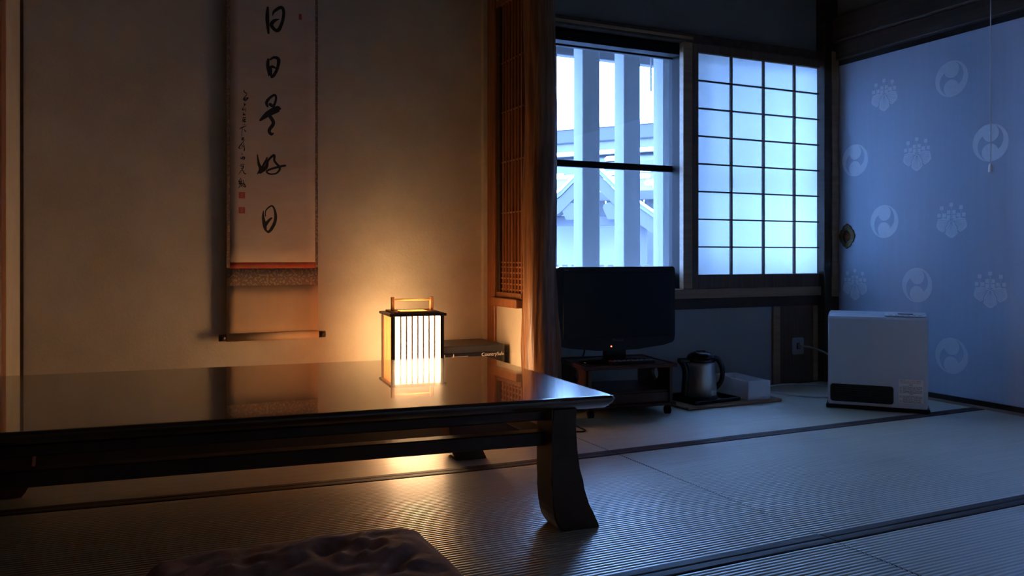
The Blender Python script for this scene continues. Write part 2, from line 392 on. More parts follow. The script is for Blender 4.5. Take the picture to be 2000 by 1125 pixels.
# aluminium window
win = thing('window_1', 'dark framed sliding glass window behind the television', 'window', (0, 3.46, 0), kind='structure')
def sash(x0, x1, y, glass=True):
    for nm, d in (('window_stile', (x0, x0+.035, y-.015, y+.015, .53, 1.735)), ('window_stile', (x1-.035, x1, y-.015, y+.015, .53, 1.735)),
                  ('window_rail', (x0+.03, x1-.03, y-.013, y+.013, .53, .60)), ('window_rail', (x0+.03, x1-.03, y-.013, y+.013, 1.688, 1.735)),
                  ('window_bar', (x0+.03, x1-.03, y-.012, y+.012, 1.110, 1.142))):
        bx(nm, 'alu', win, *d, bev=.002)
    bx('glass_pane', 'glass', win, x0+.03, x1-.03, y-.002, y+.002, .60, 1.112); bx('glass_pane', 'glass', win, x0+.03, x1-.03, y-.002, y+.002, 1.140, 1.69)
sash(1.70, 2.588, 0); sash(2.560, 3.46, .036)
for d in ((1.66, 1.70, -.04, .07, .515, 1.745), (3.46, 3.49, -.04, .07, .515, 1.745), (1.68, 3.48, -.04, .07, .515, .532), (1.68, 3.48, -.10, .08, 1.733, 1.80), (1.62, 2.60, -.10, -.035, 1.69, 1.745), (2.530, 2.575, -.11, -.018, .515, 1.745)):
    bx('window_frame', 'alu', win, *d, bev=.002)

# shoji
sh = thing('shoji_screen', 'sliding screen of white paper panes in a dark wooden grid', 'paper screen', (2.558, YW-.012, .515))
gx = [2.600-2.558+i*(3.455-2.600)/4 for i in range(5)]; gz = [.586-.515+j*(1.702-.586)/8 for j in range(9)]
W = 3.466-2.558
bx('stile', 'panel_wood', sh, 0, gx[0], -.012, .018, 0, 1.23, bev=.002); bx('stile', 'panel_wood', sh, gx[4], W, -.012, .018, 0, 1.23, bev=.002)
bx('rail', 'panel_wood', sh, gx[0], gx[4], -.011, .017, 0, gz[0], bev=.002); bx('rail', 'panel_wood', sh, gx[0], gx[4], -.011, .017, gz[8], 1.23, bev=.002)
bx('finger_pull', 'black_matte', sh, gx[4]+.006, gx[4]+.016, -.0135, -.011, .52, .60)
for i in range(1, 4): bx('upright_bar', 'dark_wood', sh, gx[i]-.004, gx[i]+.004, -.010, .006, gz[0], gz[8])
for j in range(1, 8): bx('cross_bar', 'dark_wood', sh, gx[0], gx[4], -.009, .005, gz[j]-.0035, gz[j]+.0035)
pane = None
for i in range(4):
    for j in range(8):
        if pane is None: pane = bx('paper_pane', 'shoji_paper', sh, 0, gx[1]-gx[0]-.0004, .0065, .0071, 0, gz[1]-gz[0]-.0004); o = pane
        else: o = link('paper_pane', pane.data, 'shoji_paper', sh)
        o.location = (gx[i]+.0002, 0, gz[j]+.0002)

# right wall with sliding papered doors
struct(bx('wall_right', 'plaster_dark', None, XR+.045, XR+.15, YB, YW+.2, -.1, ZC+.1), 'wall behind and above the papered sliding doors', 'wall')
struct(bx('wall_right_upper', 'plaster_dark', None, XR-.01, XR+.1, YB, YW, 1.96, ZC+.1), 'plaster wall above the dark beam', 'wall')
struct(bx('trim_13', 'beam_wood', None, XR-.055, XR+.06, YB, YW-.06, 1.836, 1.968, bev=.004), 'dark upper beam above the papered doors', 'trim')
struct(bx('trim_14', 'beam_wood', None, XR-.030, XR+.06, YB, YW-.06, 1.746, 1.836, bev=.004), 'brown lintel rail above the papered doors', 'trim')
struct(bx('trim_15', 'fusuma_edge', None, XR+.004, XR+.05, YB, YW-.04, 1.712, 1.75), 'black strip standing in for the groove shadow at the top of the papered doors', 'trim')  # black filler put in for the shade inside the door groove
struct(bx('trim_16', 'fusuma_edge', None, XR-.008, XR+.05, YB, YW-.06, -.02, .022), 'black sill rail under the papered doors', 'trim')

def tomoe(bm, y, z, R, x):
    """two-comma crest on the plane X = x, seen from -X (left on screen = +Y)"""
    def V(a, b, l=0): return bm.verts.new((x-l, y-a*R, z+b*R))
    for s in (1, -1):
        n = 28; o_, i_ = [], []
        for k in range(n+1):
            f = k/n; th = math.radians(70+195*f)
            wd = max(.004, .62*(1-f)**.85) if f > .12 else .62
            o_.append(V(s*math.cos(th), s*math.sin(th))); i_.append(V(s*math.cos(th)*(1-wd), s*math.sin(th)*(1-wd)))
        for k in range(n): bm.faces.new((o_[k], o_[k+1], i_[k+1], i_[k]))
        c = V(s*.02, s*.50, .0003); rr = .455
        vs = [V(s*(.02+rr*math.cos(2*PI*k/28)), s*(.50+rr*math.sin(2*PI*k/28)), .0003) for k in range(28)]
        for k in range(28): bm.faces.new((c, vs[k], vs[(k+1) % 28]))
def kiri(bm, y, z, R, x):
    def V(a, b, l=0): return bm.verts.new((x-l, y-a*R, z+b*R))
    def leaf(ax, az, ang, L, Wd, lobes, lv=0, plain=False):
        pts = []; n = 40
        for k in range(n):
            t = 2*PI*k/n; rr = 1+.07*math.cos(lobes*t)
            u = (1-math.cos(t))/2*L; v = math.sin(t)*Wd*(.55+.75*(u/L))*rr
            if u > .8*L: u += .03*L*math.cos(6*t)
            pts.append((ax+u*math.cos(ang)-v*math.sin(ang), az+u*math.sin(ang)+v*math.cos(ang)))
        c = V(ax+L*.55*math.cos(ang), az+L*.55*math.sin(ang), lv); vs = [V(*p, lv) for p in pts]
        for k in range(n): bm.faces.new((c, vs[k], vs[(k+1) % n])).material_index = 1 if plain else 0
        if plain: return
        MM = Matrix(((0, 0, 0, x-lv-.0002), (-R, 0, 0, y), (0, R, 0, z), (0, 0, 0, 1)))
        for q in (-.75, -.45, -.2, 0, .2, .45, .75):
            st = []
            for f in (.06, .35, .65, .88):
                u = L*f*(1-.12*abs(q)); v = Wd*q*1.0*math.sin(min(f*1.5, 1)*PI/2)*(.6+.5*f)
                st.append((ax+u*math.cos(ang)-v*math.sin(ang), az+u*math.sin(ang)+v*math.cos(ang), .022))
            ribbon(bm, st, MM, 3, 1)
    leaf(-.02, .10, math.radians(200), 1.02, .42, 9); leaf(.02, .10, math.radians(-20), 1.02, .42, 9, .0004); leaf(0, .17, math.radians(-90), 1.08, .47, 9, .0007, True); leaf(0, .13, math.radians(-90), 1.03, .40, 9, .0009)
    def flower(a, b, r):
        c = V(a, b, .0014); vs = [V(a+r*(1+.18*math.cos(4*t))*math.cos(t+PI/4), b+r*(1+.18*math.cos(4*t))*math.sin(t+PI/4), .0014) for t in [2*PI*k/16 for k in range(16)]]
        for k in range(16): bm.faces.new((c, vs[k], vs[(k+1) % 16]))
    MM = Matrix(((0, 0, 0, x-.0011), (-R, 0, 0, y), (0, R, 0, z), (0, 0, 0, 1)))
    for cx, b0, rows_ in ((0, .24, 3), (-.64, .34, 2), (.64, .34, 2)):
        top = b0+.28*rows_
        ribbon(bm, [(cx*.9, b0-.05, .035), (cx, top-.15, .03)], MM, 2, 0)
        flower(cx, top, .135)
        for q in range(rows_-1): flower(cx-.18, b0+.12+.28*q, .13); flower(cx+.18, b0+.12+.28*q, .13)

T_, K_ = 'tomoe', 'kiri'
crest_rows = {1.515: 'KT', 1.19: 'TK', .857: 'TK', .537: 'KT', .21: 'KT'}
crest_off = {1.515: 2.985, 1.19: 3.171, .857: 2.985, .537: 3.171, .21: 2.985}
def fusuma(name, label, y0, y1, x, zt=1.716):
    f = thing(name, label, 'sliding door', (x, y0, .022)); d = y1-y0; hh = zt-.022
    bx('panel', 'fusuma', f, 0, .018, 0, d, 0, hh, bev=.001)
    for z, pat in crest_rows.items():
        for i in range(14):
            yy = crest_off[z]-.378*i
            if not (y0+.09 < yy < y1-.05): continue
            bm = bmesh.new(); k = pat[i % 2]
            if k == 'T': tomoe(bm, yy-y0, z-.022, .085, -.0006)
            else: kiri(bm, yy-y0, z-.022-.02, .078, -.0006)
            me = bpy.data.meshes.new('crest'); bm.to_mesh(me); bm.free()
            me.materials.append(M['mica_print']); me.materials.append(M['fusuma'])
            o = bpy.data.objects.new('crest', me); C.objects.link(o); o.parent = f
            o['label'] = 'pale printed two-comma roundel' if k == 'T' else 'pale printed paulownia leaf crest'
    return f
f1 = fusuma('papered_sliding_door', 'blue-grey papered sliding door with ornate round pull next to the paper screen', 2.24, 3.297, XR)
fusuma('papered_sliding_door', 'papered sliding door just outside the right picture edge', 1.20, 2.2397, XR+.001)
struct(bx('wall_right_doors', 'fusuma', None, XR+.002, XR+.02, YB, 1.1997, .022, 1.716), 'papered wall beyond the right picture edge', 'wall')
# ornate pull
pu = bpy.data.objects.new('door_pull', None)
bm = bmesh.new(); n = 48
def pullout(s, x, wob=.035):
    out = []
    for k in range(n):
        t = 2*PI*k/n; r = s*(1+wob*math.cos(12*t)+.07*math.cos(4*t)); out.append(bm.verts.new((x, math.cos(t)*r*.050, math.sin(t)*r*.062)))
    return out
L_ = [pullout(1, .0), pullout(1.0, -.004), pullout(.93, -.008), pullout(.72, -.006, .02), pullout(.60, -.009, 0), pullout(.53, -.009, 0), pullout(.50, -.002, 0)]
for A, Bq in zip(L_, L_[1:]):
    for k in range(n): bm.faces.new((A[k], A[(k+1) % n], Bq[(k+1) % n], Bq[k]))
dp = fin('door_pull', bm, 'brass_dark', f1, True); dp.location = (0, 3.223-2.24, .787-.022); dp['label'] = 'ornate engraved dark metal pull'
bm = bmesh.new(); lathe(bm, [(.0, 0), (.026, 0), (.026, .002), (.010, .0025), (.007, .005), (.0, .006)], 24)
cup = fin('pull_cup', bm, 'copper', dp, True); cup.rotation_euler = (0, -PI/2, 0); cup.location = (-.001, 0, 0)

# rest of the shell
struct(bx('wall_left', 'plaster', None, XL-.1, XL, YB, 3.1, -.1, ZC+.1), 'plaster wall at the far left of the room', 'wall')
struct(bx('wall_front', 'plaster', None, XL-.1, XR+.15, YB-.1, YB, -.1, ZC+.1), 'plaster wall behind the viewer', 'wall')
struct(bx('ceiling', 'ceiling_wood', None, XL-.1, XR+.15, YB-.1, YW+.2, ZC, ZC+.15), 'dark wooden ceiling of the room', 'ceiling')

# ================================================================= low table
E2 = lambda a: (math.cos(a), math.sin(a))
TBX, TBY = (.9945, -.105), (.030, .9995)
tb = thing('low_table', 'long low lacquered table with a glossy brown top and flared legs', 'table', (1.119, 1.748, 0))
# local frame: a runs leftwards from the front right corner, b away from the viewer
TM = Matrix(((-TBX[0], TBY[0], 0, 0), (-TBX[1], TBY[1], 0, 0), (0, 0, 1, 0), (0, 0, 0, 1)))
TL, TD = 1.56, .90
bm = bmesh.new()
prof = [(.050, .292), (.018, .298), (.004, .312), (.0, .322), (.004, .3285), (.011, .330)]
loops = []
for ins, z in prof:
    loops.append([bm.verts.new(TM @ Vector((a, b, z))) for a, b in rrect(ins, TL-ins, ins, TD-ins, .018, 4)])
for A, Bq in zip(loops, loops[1:]):
    n = len(A)
    for k in range(n): bm.faces.new((A[k], A[(k+1) % n], Bq[(k+1) % n], Bq[k]))
bm.faces.new(loops[0]); bm.faces.new(loops[-1])
top = fin('table_top', bm, 'table_lacquer', tb)
for p in top.data.polygons: p.use_smooth = len(p.vertices) == 4
def tbox(name, a0, a1, b0, b1, z0, z1, bev=.003): return bx(name, 'table_wood', tb, a0, a1, b0, b1, z0, z1, bev=bev, mtx=TM)
tbox('apron', .10, TL-.10, .055, .085, .268, .300); tbox('apron', .10, TL-.10, TD-.085, TD-.055, .268, .300)
tbox('apron', .10, .13, .08, TD-.08, .268, .300); tbox('apron', TL-.13, TL-.10, .08, TD-.08, .268, .300)
def leg(near, right):
    bm = bmesh.new(); b0 = .012 if near else TD-.035-.088
    outline_o = [(.300, 0), (.25, .001), (.20, -.002), (.15, -.009), (.10, -.021), (.06, -.034), (.025, -.050), (.0, -.062)]
    w_in = [(.300, .066), (.12, .068), (.05, .064), (.018, .054), (.0, .040)]
    A = []
    zs = [.300, .25, .20, .15, .12, .10, .06, .04, .025, .012, 0]
    for z in zs:
        xo = interp(sorted(outline_o), z); xi = interp(sorted(w_in), z)
        row = []
        for a, b in ((xo, 0), (xi, 0), (xi, .088), (xo, .088)):
            aa = .105+a
            if not right: aa = TL-aa
            row.append(bm.verts.new(TM @ Vector((aa, b0+b, z))))
        A.append(row)
    for P0, P1 in zip(A, A[1:]):
        for k in range(4): bm.faces.new((P0[k], P0[(k+1) % 4], P1[(k+1) % 4], P1[k]))
    bm.faces.new(A[0]); bm.faces.new(A[-1])
    bmesh.ops.bevel(bm, geom=[e for e in bm.edges if abs(e.verts[0].co.z-e.verts[1].co.z) > .004], offset=.004, segments=2, affect='EDGES')
    return fin('leg', bm, 'table_wood', tb)
for nr in (1, 0):
    for rt in (1, 0): leg(nr, rt)
tbox('stretcher', .165, TL-.165, .055, .095, .205, .240); tbox('stretcher', .165, TL-.165, TD-.095, TD-.055, .205, .240)
tbox('stretcher', .125, .155, .115, TD-.115, .205, .240); tbox('stretcher', TL-.155, TL-.125, .115, TD-.115, .205, .240)

# ================================================================= paper lantern
LX, LY = .998, 3.015
la = thing('paper_lantern', 'glowing square paper lantern with thin wooden slats and a carrying handle', 'lamp', (LX, LY, ZA), math.radians(-5.5))
w2 = .099; HL = .375
bx('base', 'lantern_dark', la, -w2-.006, w2+.006, -w2-.006, w2+.006, .010, .028, bev=.002)
for sx in (-1, 1):
    for sy in (-1, 1):
        bx('foot', 'lantern_dark', la, sx*(w2-.012)-.008, sx*(w2-.012)+.008, sy*(w2-.012)-.008, sy*(w2-.012)+.008, 0, .012)
        bx('post', 'lantern_dark', la, sx*(w2-.006)-.007, sx*(w2-.006)+.007, sy*(w2-.006)-.007, sy*(w2-.006)+.007, .026, HL-.008, bev=.001)
q1, q2 = w2+.009, w2-.022
for d in ((-q1, q1, -q1, -q2), (-q1, q1, q2, q1), (-q1, -q2, -q2, q2), (q2, q1, -q2, q2)):
    bx('top_rim', 'lantern_dark', la, *d, HL-.010, HL, bev=.0015)
for d in ((-1, 1, -1, -.45), (-1, 1, .45, 1), (-1, -.6, -.45, .45), (.6, 1, -.45, .45)):
    bx('top_frame', 'lantern_wood', la, *[v*(w2-.012) for v in d], HL, HL+.006, bev=.001)
bx('handle_rail', 'lantern_wood', la, -w2+.02, w2-.02, -.009, .009, HL, HL+.006, bev=.001)
for s in (-1, 1): bx('handle_post', 'lantern_wood', la, s*.076-.006, s*.076+.006, -.008, .008, HL+.004, HL+.058, bev=.001)
bx('handle_bar', 'lantern_wood', la, -.076, .076, -.005, .005, HL+.044, HL+.051, bev=.001)
for q in range(4):
    Rz = Matrix.Rotation(q*PI/2, 4, 'Z')
    o = bx('paper_pane', 'lantern_paper', la, -w2+.012, w2-.012, -w2+.016, -w2+.017, .028, HL-.010, mtx=Rz)
    for i in range(7):
        x = -w2+.013+(2*w2-.026)*(i+1)/8
        bx('slat', 'lantern_wood', la, x-.0025, x+.0025, -w2+.003, -w2+.0145, .028, HL-.010, mtx=Rz)

# ================================================================= hanging scroll
SX, SY, SZ = .5335, 3.362, .345
sc = thing('hanging_scroll', 'tall hanging scroll with black brush calligraphy on the alcove wall', 'scroll', (SX, SY, SZ))
def sheet(name, material, x0, x1, z0, z1, y):
    bm = bmesh.new(); nx, nz = 10, max(2, int((z1-z0)/.05)); g = []
    for th in (0, .0008):
        rr = []
        for j in range(nz+1):
            z = z0+(z1-z0)*j/nz
            rr.append([bm.verts.new((x0+(x1-x0)*i/nx, y+th+.0025*noise.noise(((x0+(x1-x0)*i/nx)*7, z*3.1, 0)), z)) for i in range(nx+1)])
        g.append(rr)
    for rr in g:
        for j in range(nz):
            for i in range(nx): bm.faces.new((rr[j][i], rr[j][i+1], rr[j+1][i+1], rr[j+1][i]))
    for A, Bq in ((g[0][0], g[1][0]), (g[0][-1], g[1][-1]), ([r[0] for r in g[0]], [r[0] for r in g[1]]), ([r[-1] for r in g[0]], [r[-1] for r in g[1]])):
        for k in range(len(A)-1): bm.faces.new((A[k], A[k+1], Bq[k+1], Bq[k]))
    return fin(name, bm, material, sc, True)
sheet('silk_mount', 'scroll_silk', -.1775, .1775, .016, .220, 0)
sheet('brocade_band', 'brocade', -.1770, .1770, .218, .290, -.0004)
sheet('brocade_border', 'brocade', -.1770, -.163, .288, 1.56, -.0004); sheet('brocade_border', 'brocade', .165, .1770, .288, 1.56, -.0004)
sheet('red_strip', 'red_silk', -.165, .167, .286, .312, -.0009)
pp = sheet('writing_paper', 'scroll_paper', -.164, .166, .310, 1.55, -.0012)
sheet('brocade_band', 'brocade', -.1770, .1770, 1.548, 1.66, -.0004); sheet('silk_mount', 'scroll_silk', -.1775, .1775, 1.655, 1.93, 0)
def rod(name, x0, x1, z, r, material, y=-.001, n=20):
    bm = bmesh.new(); tube(bm, [(x0, y, z), (x1, y, z)], r, n, 0); return fin(name, bm, material, sc, True)
rod('roller', -.1785, .1785, .016, .0155, 'scroll_silk'); rod('roller_knob', -.206, -.1785, .016, .0135, 'lacquer'); rod('roller_knob', .1785, .206, .016, .0135, 'lacquer')
rod('top_rod', -.18, .18, 1.93, .008, 'dark_wood')
bm = bmesh.new(); tube(bm, [(-.10, -.001, 1.937), (-.02, .014, 2.02), (.02, .014, 2.02), (.10, -.001, 1.937)], .002, 6, 3); fin('hanging_cord', bm, 'brocade', sc)
# brush writing, drawn on the sheet in its own drawing units (u right, v down)
def SM(y): return Matrix(((.00199, 0, 0, -532.5*.00199), (0, 0, 0, y), (0, -.002034, 0, .68+500*.002034-SZ), (0, 0, 0, 1)))
def draw(name, strokes, org, k, lab=None, wf=1.0, material='ink', y=-.0005):
    bm = bmesh.new()
    for st in strokes: ribbon(bm, [(org[0]+p[0]/k, org[1]+p[1]/k, p[2]*wf/k) for p in st], SM(y), 5)
    for v in bm.verts: v.co.y = -.0012+.0025*noise.noise((v.co.x*7, v.co.z*3.1, 0))+y
    o = fin(name, bm, material, pp)
    if lab: o['label'] = lab
    return o
draw('written_character', [[(222, 100, 30), (216, 250, 55), (232, 450, 30)],
      [(290, 208, 6), (308, 145, 36), (405, 75, 44), (440, 125, 42), (432, 230, 42), (402, 330, 46), (368, 392, 50), (325, 398, 46), (272, 335, 52), (310, 272, 46), (378, 242, 10)]], (490, 0), 7.03, 'first black brushed character, sun')
draw('written_character', [[(228, 815, 34), (222, 900, 48), (242, 1000, 44), (230, 1042, 8)],
      [(255, 812, 24), (310, 777, 36), (370, 802, 50), (352, 930, 40), (304, 1025, 42), (274, 1060, 18)], [(240, 935, 44), (285, 908, 40), (330, 922, 22)], [(262, 950, 40), (270, 1050, 26)]], (490, 0), 7.03, 'second black brushed character, sun')
draw('written_character', [[(176, 268, 22), (164, 226, 34), (200, 172, 28), (255, 136, 26), (268, 180, 24), (240, 258, 30), (204, 244, 38)],
      [(98, 424, 24), (180, 350, 62), (285, 288, 70), (312, 282, 26)], [(206, 380, 40), (240, 448, 40), (194, 528, 36), (214, 570, 34), (240, 560, 14)]], (490, 160), 5.625, 'third black brushed character')
draw('written_character', [[(65, 806, 12), (80, 900, 28), (100, 960, 38), (66, 1014, 10)], [(95, 995, 34), (158, 940, 40), (182, 860, 26), (248, 800, 26), (250, 860, 24), (288, 908, 26), (318, 926, 20)],
      [(112, 955, 30), (172, 830, 14)], [(368, 910, 24), (300, 926, 26), (200, 960, 22), (166, 985, 20), (200, 1010, 18), (270, 1000, 18), (310, 950, 26), (290, 912, 20)]], (490, 160), 5.625, 'fourth black brushed character')
draw('written_character', [[(218, 488, 14), (214, 600, 46), (240, 750, 70), (262, 845, 34)], [(255, 585, 18), (262, 480, 22), (345, 400, 30), (400, 412, 32), (440, 550, 50), (426, 690, 58), (360, 820, 58), (306, 872, 44), (276, 848, 28)],
      [(262, 735, 64), (300, 680, 52), (360, 620, 34), (382, 618, 8)]], (490, 360), 9.375, 'lowest black brushed character, sun')
w_ = 13
A1 = [[(185, 80), (185, 110), (215, 130), (230, 150)], [(225, 160), (180, 220), (200, 260), (250, 210), (215, 215), (170, 240), (215, 240)], [(185, 295), (190, 340), (205, 310), (195, 330)],
      [(155, 385), (160, 415), (190, 400)], [(180, 355), (185, 420)], [(215, 380), (200, 435)], [(175, 460), (170, 500), (195, 485), (200, 505)], [(165, 540), (200, 545), (205, 530)], [(175, 530), (150, 620)],
      [(165, 570), (205, 570), (170, 600), (210, 605), (175, 620)], [(165, 655), (170, 665)], [(195, 650), (190, 665)], [(110, 735), (160, 705), (215, 680)], [(155, 710), (145, 855)], [(185, 740), (200, 765), (215, 780)],
      [(140, 885), (180, 880), (145, 915), (195, 910)], [(185, 925), (100, 1045), (130, 1060)], [(150, 990), (150, 1060)], [(180, 970), (190, 1080), (175, 1090)], [(150, 1010), (175, 1030)]]
A2 = [[(140, 95), (142, 115)], [(120, 160), (130, 180), (155, 170), (150, 150), (180, 155), (170, 185), (160, 190)], [(125, 265), (175, 265)], [(110, 290), (130, 280)], [(125, 300), (160, 290), (150, 330), (125, 325)],
      [(140, 345), (95, 415)], [(145, 350), (180, 410), (200, 405)], [(125, 480), (90, 540), (120, 530), (95, 570), (125, 560), (90, 635)], [(130, 510), (140, 590), (120, 610)], [(165, 510), (155, 610)], [(150, 560), (175, 570), (190, 615), (165, 610)]]
def wv(L): return [[(a, b, w_*(1.25 if 0 < i < len(s)-1 else .75)) for i, (a, b) in enumerate(s)] for s in L]
draw('signature', wv(A1), (455, 170), 8.65, 'upper half of the small brushed signature column')
draw('signature', wv(A2), (455, 290), 8.04, 'lower half of the small brushed signature column')
def seal(u0, u1, v0, v1, lab, fine=True):
    bm = bmesh.new(); pts = [SM(-.0046) @ Vector((u, v, 0)) for u, v in ((u0, v0), (u1, v0), (u1, v1), (u0, v1))]
    bm.faces.new([bm.verts.new(p) for p in pts])
    for v in bm.verts: v.co.y = -.0012+.0025*noise.noise((v.co.x*7, v.co.z*3.1, 0))-.0006
    o = fin('seal', bm, 'seal_red', pp); o['label'] = lab
    if fine:
        g = (u1-u0)/10
        draw('seal_lines', [[(u0+2*g, v0+2*g, .5), (u1-2*g, v0+2*g, .5)], [(u0+2*g, v0+4*g, .5), (u0+4.5*g, v0+4*g, .5), (u0+4.5*g, v0+8*g, .5)], [(u0+6*g, v0+3*g, .5), (u0+6*g, v0+8*g, .5), (u1-2*g, v0+8*g, .5)],
              [(u0+2*g, v0+6*g, .5), (u0+3.5*g, v0+8*g, .5)], [(u0+7*g, v0+5*g, .5), (u1-1.5*g, v0+5*g, .5)]], (0, 0), 1, None, 1, 'seal_pale', -.0009)
seal(466.2, 478, 376.7, 388.7, 'upper red square seal'); seal(466, 478, 405.7, 417.7, 'lower red square seal'); seal(582.6, 588.6, 19, 30.5, 'small dark red seal near the top', False)

# ================================================================= safe
sf = thing('safe_box', 'small dark grey hotel safe on the alcove floor behind the lantern', 'safe', (1.235, 3.268, ZA), 0)
bx('body', 'safe_paint', sf, -.215, .215, -.125, .125, 0, .220, bev=.006, seg=2)
bx('door', 'safe_black', sf, -.195, .195, -.133, -.122, .022, .190, bev=.003)
bx('keypad', 'grey_plastic', sf, -.030, .045, -.136, -.131, .060, .178, bev=.002)
bx('hinge_strip', 'print_white', sf, -.060, -.0585, -.1345, -.132, .10, .186); bx('hinge_strip', 'print_white', sf, -.022, -.020, -.1375, -.135, .10, .188)
text('lettering', 'CountrySafe', .0205, 'print_white', sf, TR(.104, -.1333, .1735) @ FRONT, .0003)
for sx in (-1, 1):
    for sy in (-1, 1): bx('foot', 'black_matte', sf, sx*.19-.012, sx*.19+.012, sy*.1-.012, sy*.1+.012, -.0, .001)

# ================================================================= television group
RT = math.radians(-8)
ts = thing('television_stand', 'low dark red wooden television stand on castors with fan-shaped cut-outs', 'stand', (1.722, 2.938, 0), RT)
SWd, SDp = .428, .335
bx('top_board', 'table_wood', ts, 0, SWd, 0, SDp, .203, .215, bev=.003)
for d in ((0, SWd, 0, .012), (0, SWd, SDp-.012, SDp), (0, .012, .012, SDp-.012), (SWd-.012, SWd, .012, SDp-.012)):
    bx('lip', 'table_wood', ts, d[0], d[1], d[2], d[3], .213, .221, bev=.002)
def fan(cx, cz, r):
    pts = [(cx+r*.15, cz-r*.9), (cx+r*.95, cz-.1*r)]
    for k in range(9): a = math.radians(25+130*k/8); pts.append((cx+r*1.0*math.cos(a), cz+r*math.sin(a)))
    pts += [(cx-r*.95, cz-.1*r), (cx-r*.15, cz-.9*r)]
    return pts
for x in (.018, SWd-.032):
    bm = bmesh.new(); prism(bm, [(.012, .052), (SDp-.012, .052), (SDp-.012, .204), (.012, .204)], [fan(.15, .155, .034)], x, x+.014, 'x')
    fin('side_panel', bm, 'table_wood', ts)
bx('shelf', 'table_wood', ts, .030, SWd-.030, .03, SDp-.012, .094, .104, bev=.002)
bx('drawer_front', 'table_wood', ts, .033, SWd-.033, .020, .034, .054, .096, bev=.002)
bx('bottom_board', 'table_wood', ts, .004, SWd-.004, .004, SDp-.004, .040, .053, bev=.003)
for x in (.035, SWd-.035):
    for y in (.03, SDp-.03):
        bm = bmesh.new()
        for dx in (-.009, .005):
            tube(bm, [(x+dx, y, .017), (x+dx+.006, y, .017)], .017, 20, 0)
        box(bm, x-.006, x+.006, y-.006, y+.006, .02, .041); fin('castor', bm, 'black_plastic', ts)
tv = thing('television', 'black flat screen television with a red standby light', 'television', (1.722+.205*math.cos(RT)-.16*math.sin(RT)+.0, 2.938+.205*math.sin(RT)+.16*math.cos(RT), .2155), math.radians(-5))
hw = .288
out = [(-hw+.004, .080), (-hw*.8, .068), (-hw*.5, .059), (-.1, .0535), (0, .0525), (.1, .0535), (hw*.5, .059), (hw*.8, .068), (hw-.012, .079), (hw-.003, .090), (hw, .11), (hw, .40), (hw-.003, .413), (hw-.012, .418), (-hw+.012, .418), (-hw+.003, .413), (-hw, .40), (-hw, .095)]
bm = bmesh.new(); prism(bm, out, [], -.028, .012); fin('bezel', bm, 'black_plastic', tv)
bx('screen', 'black_gloss', tv, -hw+.028, hw-.028, -.030, -.026, .108, .393, bev=.001)
bx('back_case', 'black_matte', tv, -hw+.05, hw-.05, .012, .055, .10, .38, bev=.02, seg=2)
bx('neck', 'black_gloss', tv, -.05, .05, -.014, .02, .008, .066, bev=.004)
bm = bmesh.new(); lathe(bm, [(.0, .001), (.17, .001), (.175, .005), (.165, .012), (.08, .018), (.0, .019)], 40, sy=.5); fin('foot_plate', bm, 'black_gloss', tv, True)
bx('standby_light', 'led_red', tv, -.0335, -.0285, -.0295, -.0275, .0685, .0735)
text('lettering', 'Panasonic', .0125, 'logo_grey', tv, TR(-.022, -.0283, .094) @ FRONT, .0003)
text('lettering', 'VIERA', .008, 'logo_grey', tv, TR(-.255, -.0283, .402) @ FRONT, .0003)
rc = thing('remote_control', 'silver-topped black remote control lying in front of the television foot', 'remote', (1.955, 2.944, .2215), math.radians(-6))
bx('case', 'black_plastic', rc, -.10, .10, -.024, .024, 0, .012, bev=.005, seg=2); bx('face', 'grey_plastic', rc, -.094, .094, -.019, .019, .0115, .0135, bev=.001)
for i in range(9):
    for j in range(3): bx('button', 'print_white' if (i+j) % 4 else 'black_plastic', rc, -.075+i*.016-.004, -.075+i*.016+.004, -.011+j*.011-.003, -.011+j*.011+.003, .0134, .0152)
bx('power_button', 'print_red', rc, -.089, -.082, -.003, .004, .0134, .0155)
bm = bmesh.new(); tube(bm, [(1.93, 3.295, .30), (1.93, 3.30, .24), (1.91, 3.305, .19), (1.86, 3.305, .15), (1.80, 3.305, .09), (1.76, 3.31, .006)], .004, 8); tag(fin('power_cable', bm, 'black_plastic', None, True), 'black cable hanging behind the television inside the stand', 'cable')
bm = bmesh.new(); tube(bm, [(1.66, 3.02, .006), (1.62, 2.86, .006), (1.605, 2.74, .006), (1.56, 2.74, .006), (1.50, 2.80, .006), (1.45, 2.78, .006), (1.40, 2.73, .006)], .0035, 8); tag(fin('floor_cable', bm, 'black_plastic', None, True), 'thin black cable on the matting between trunk post and television stand', 'cable')

# ================================================================= kettle corner
bd = tag(bx('tray_board', 'light_wood', None, 2.235, 2.775, 2.922, 3.30, .0015, .014, bev=.003), 'thin wooden board on the matting under tray and white box', 'board')
tr = thing('serving_tray', 'black lacquered tray under the kettle', 'tray', (2.418, 3.065, .0145), math.radians(3))
bx('tray_floor', 'black_gloss', tr, -.125, .125, -.105, .105, 0, .005, bev=.002)
for d in ((-.135, .135, -.115, -.104), (-.135, .135, .104, .115), (-.135, -.124, -.104, .104), (.124, .135, -.104, .104)):
    bx('rim', 'black_gloss', tr, d[0], d[1], d[2], d[3], .0, .018, bev=.004, seg=2)
kt = thing('electric_kettle', 'brushed steel vacuum kettle with black spout, lid and handle', 'kettle', (2.415, 3.065, .0205), math.radians(-14))
bm = bmesh.new(); lathe(bm, [(.0, .012), (.072, .012), (.074, .016), (.069, .10), (.064, .155), (.061, .172), (.0, .172)], 40); fin('body', bm, 'steel', kt, True)
bm = bmesh.new(); lathe(bm, [(.0, 0), (.074, 0), (.078, .004), (.077, .013), (.0, .014)], 40); fin('base_ring', bm, 'kettle_black', kt, True)
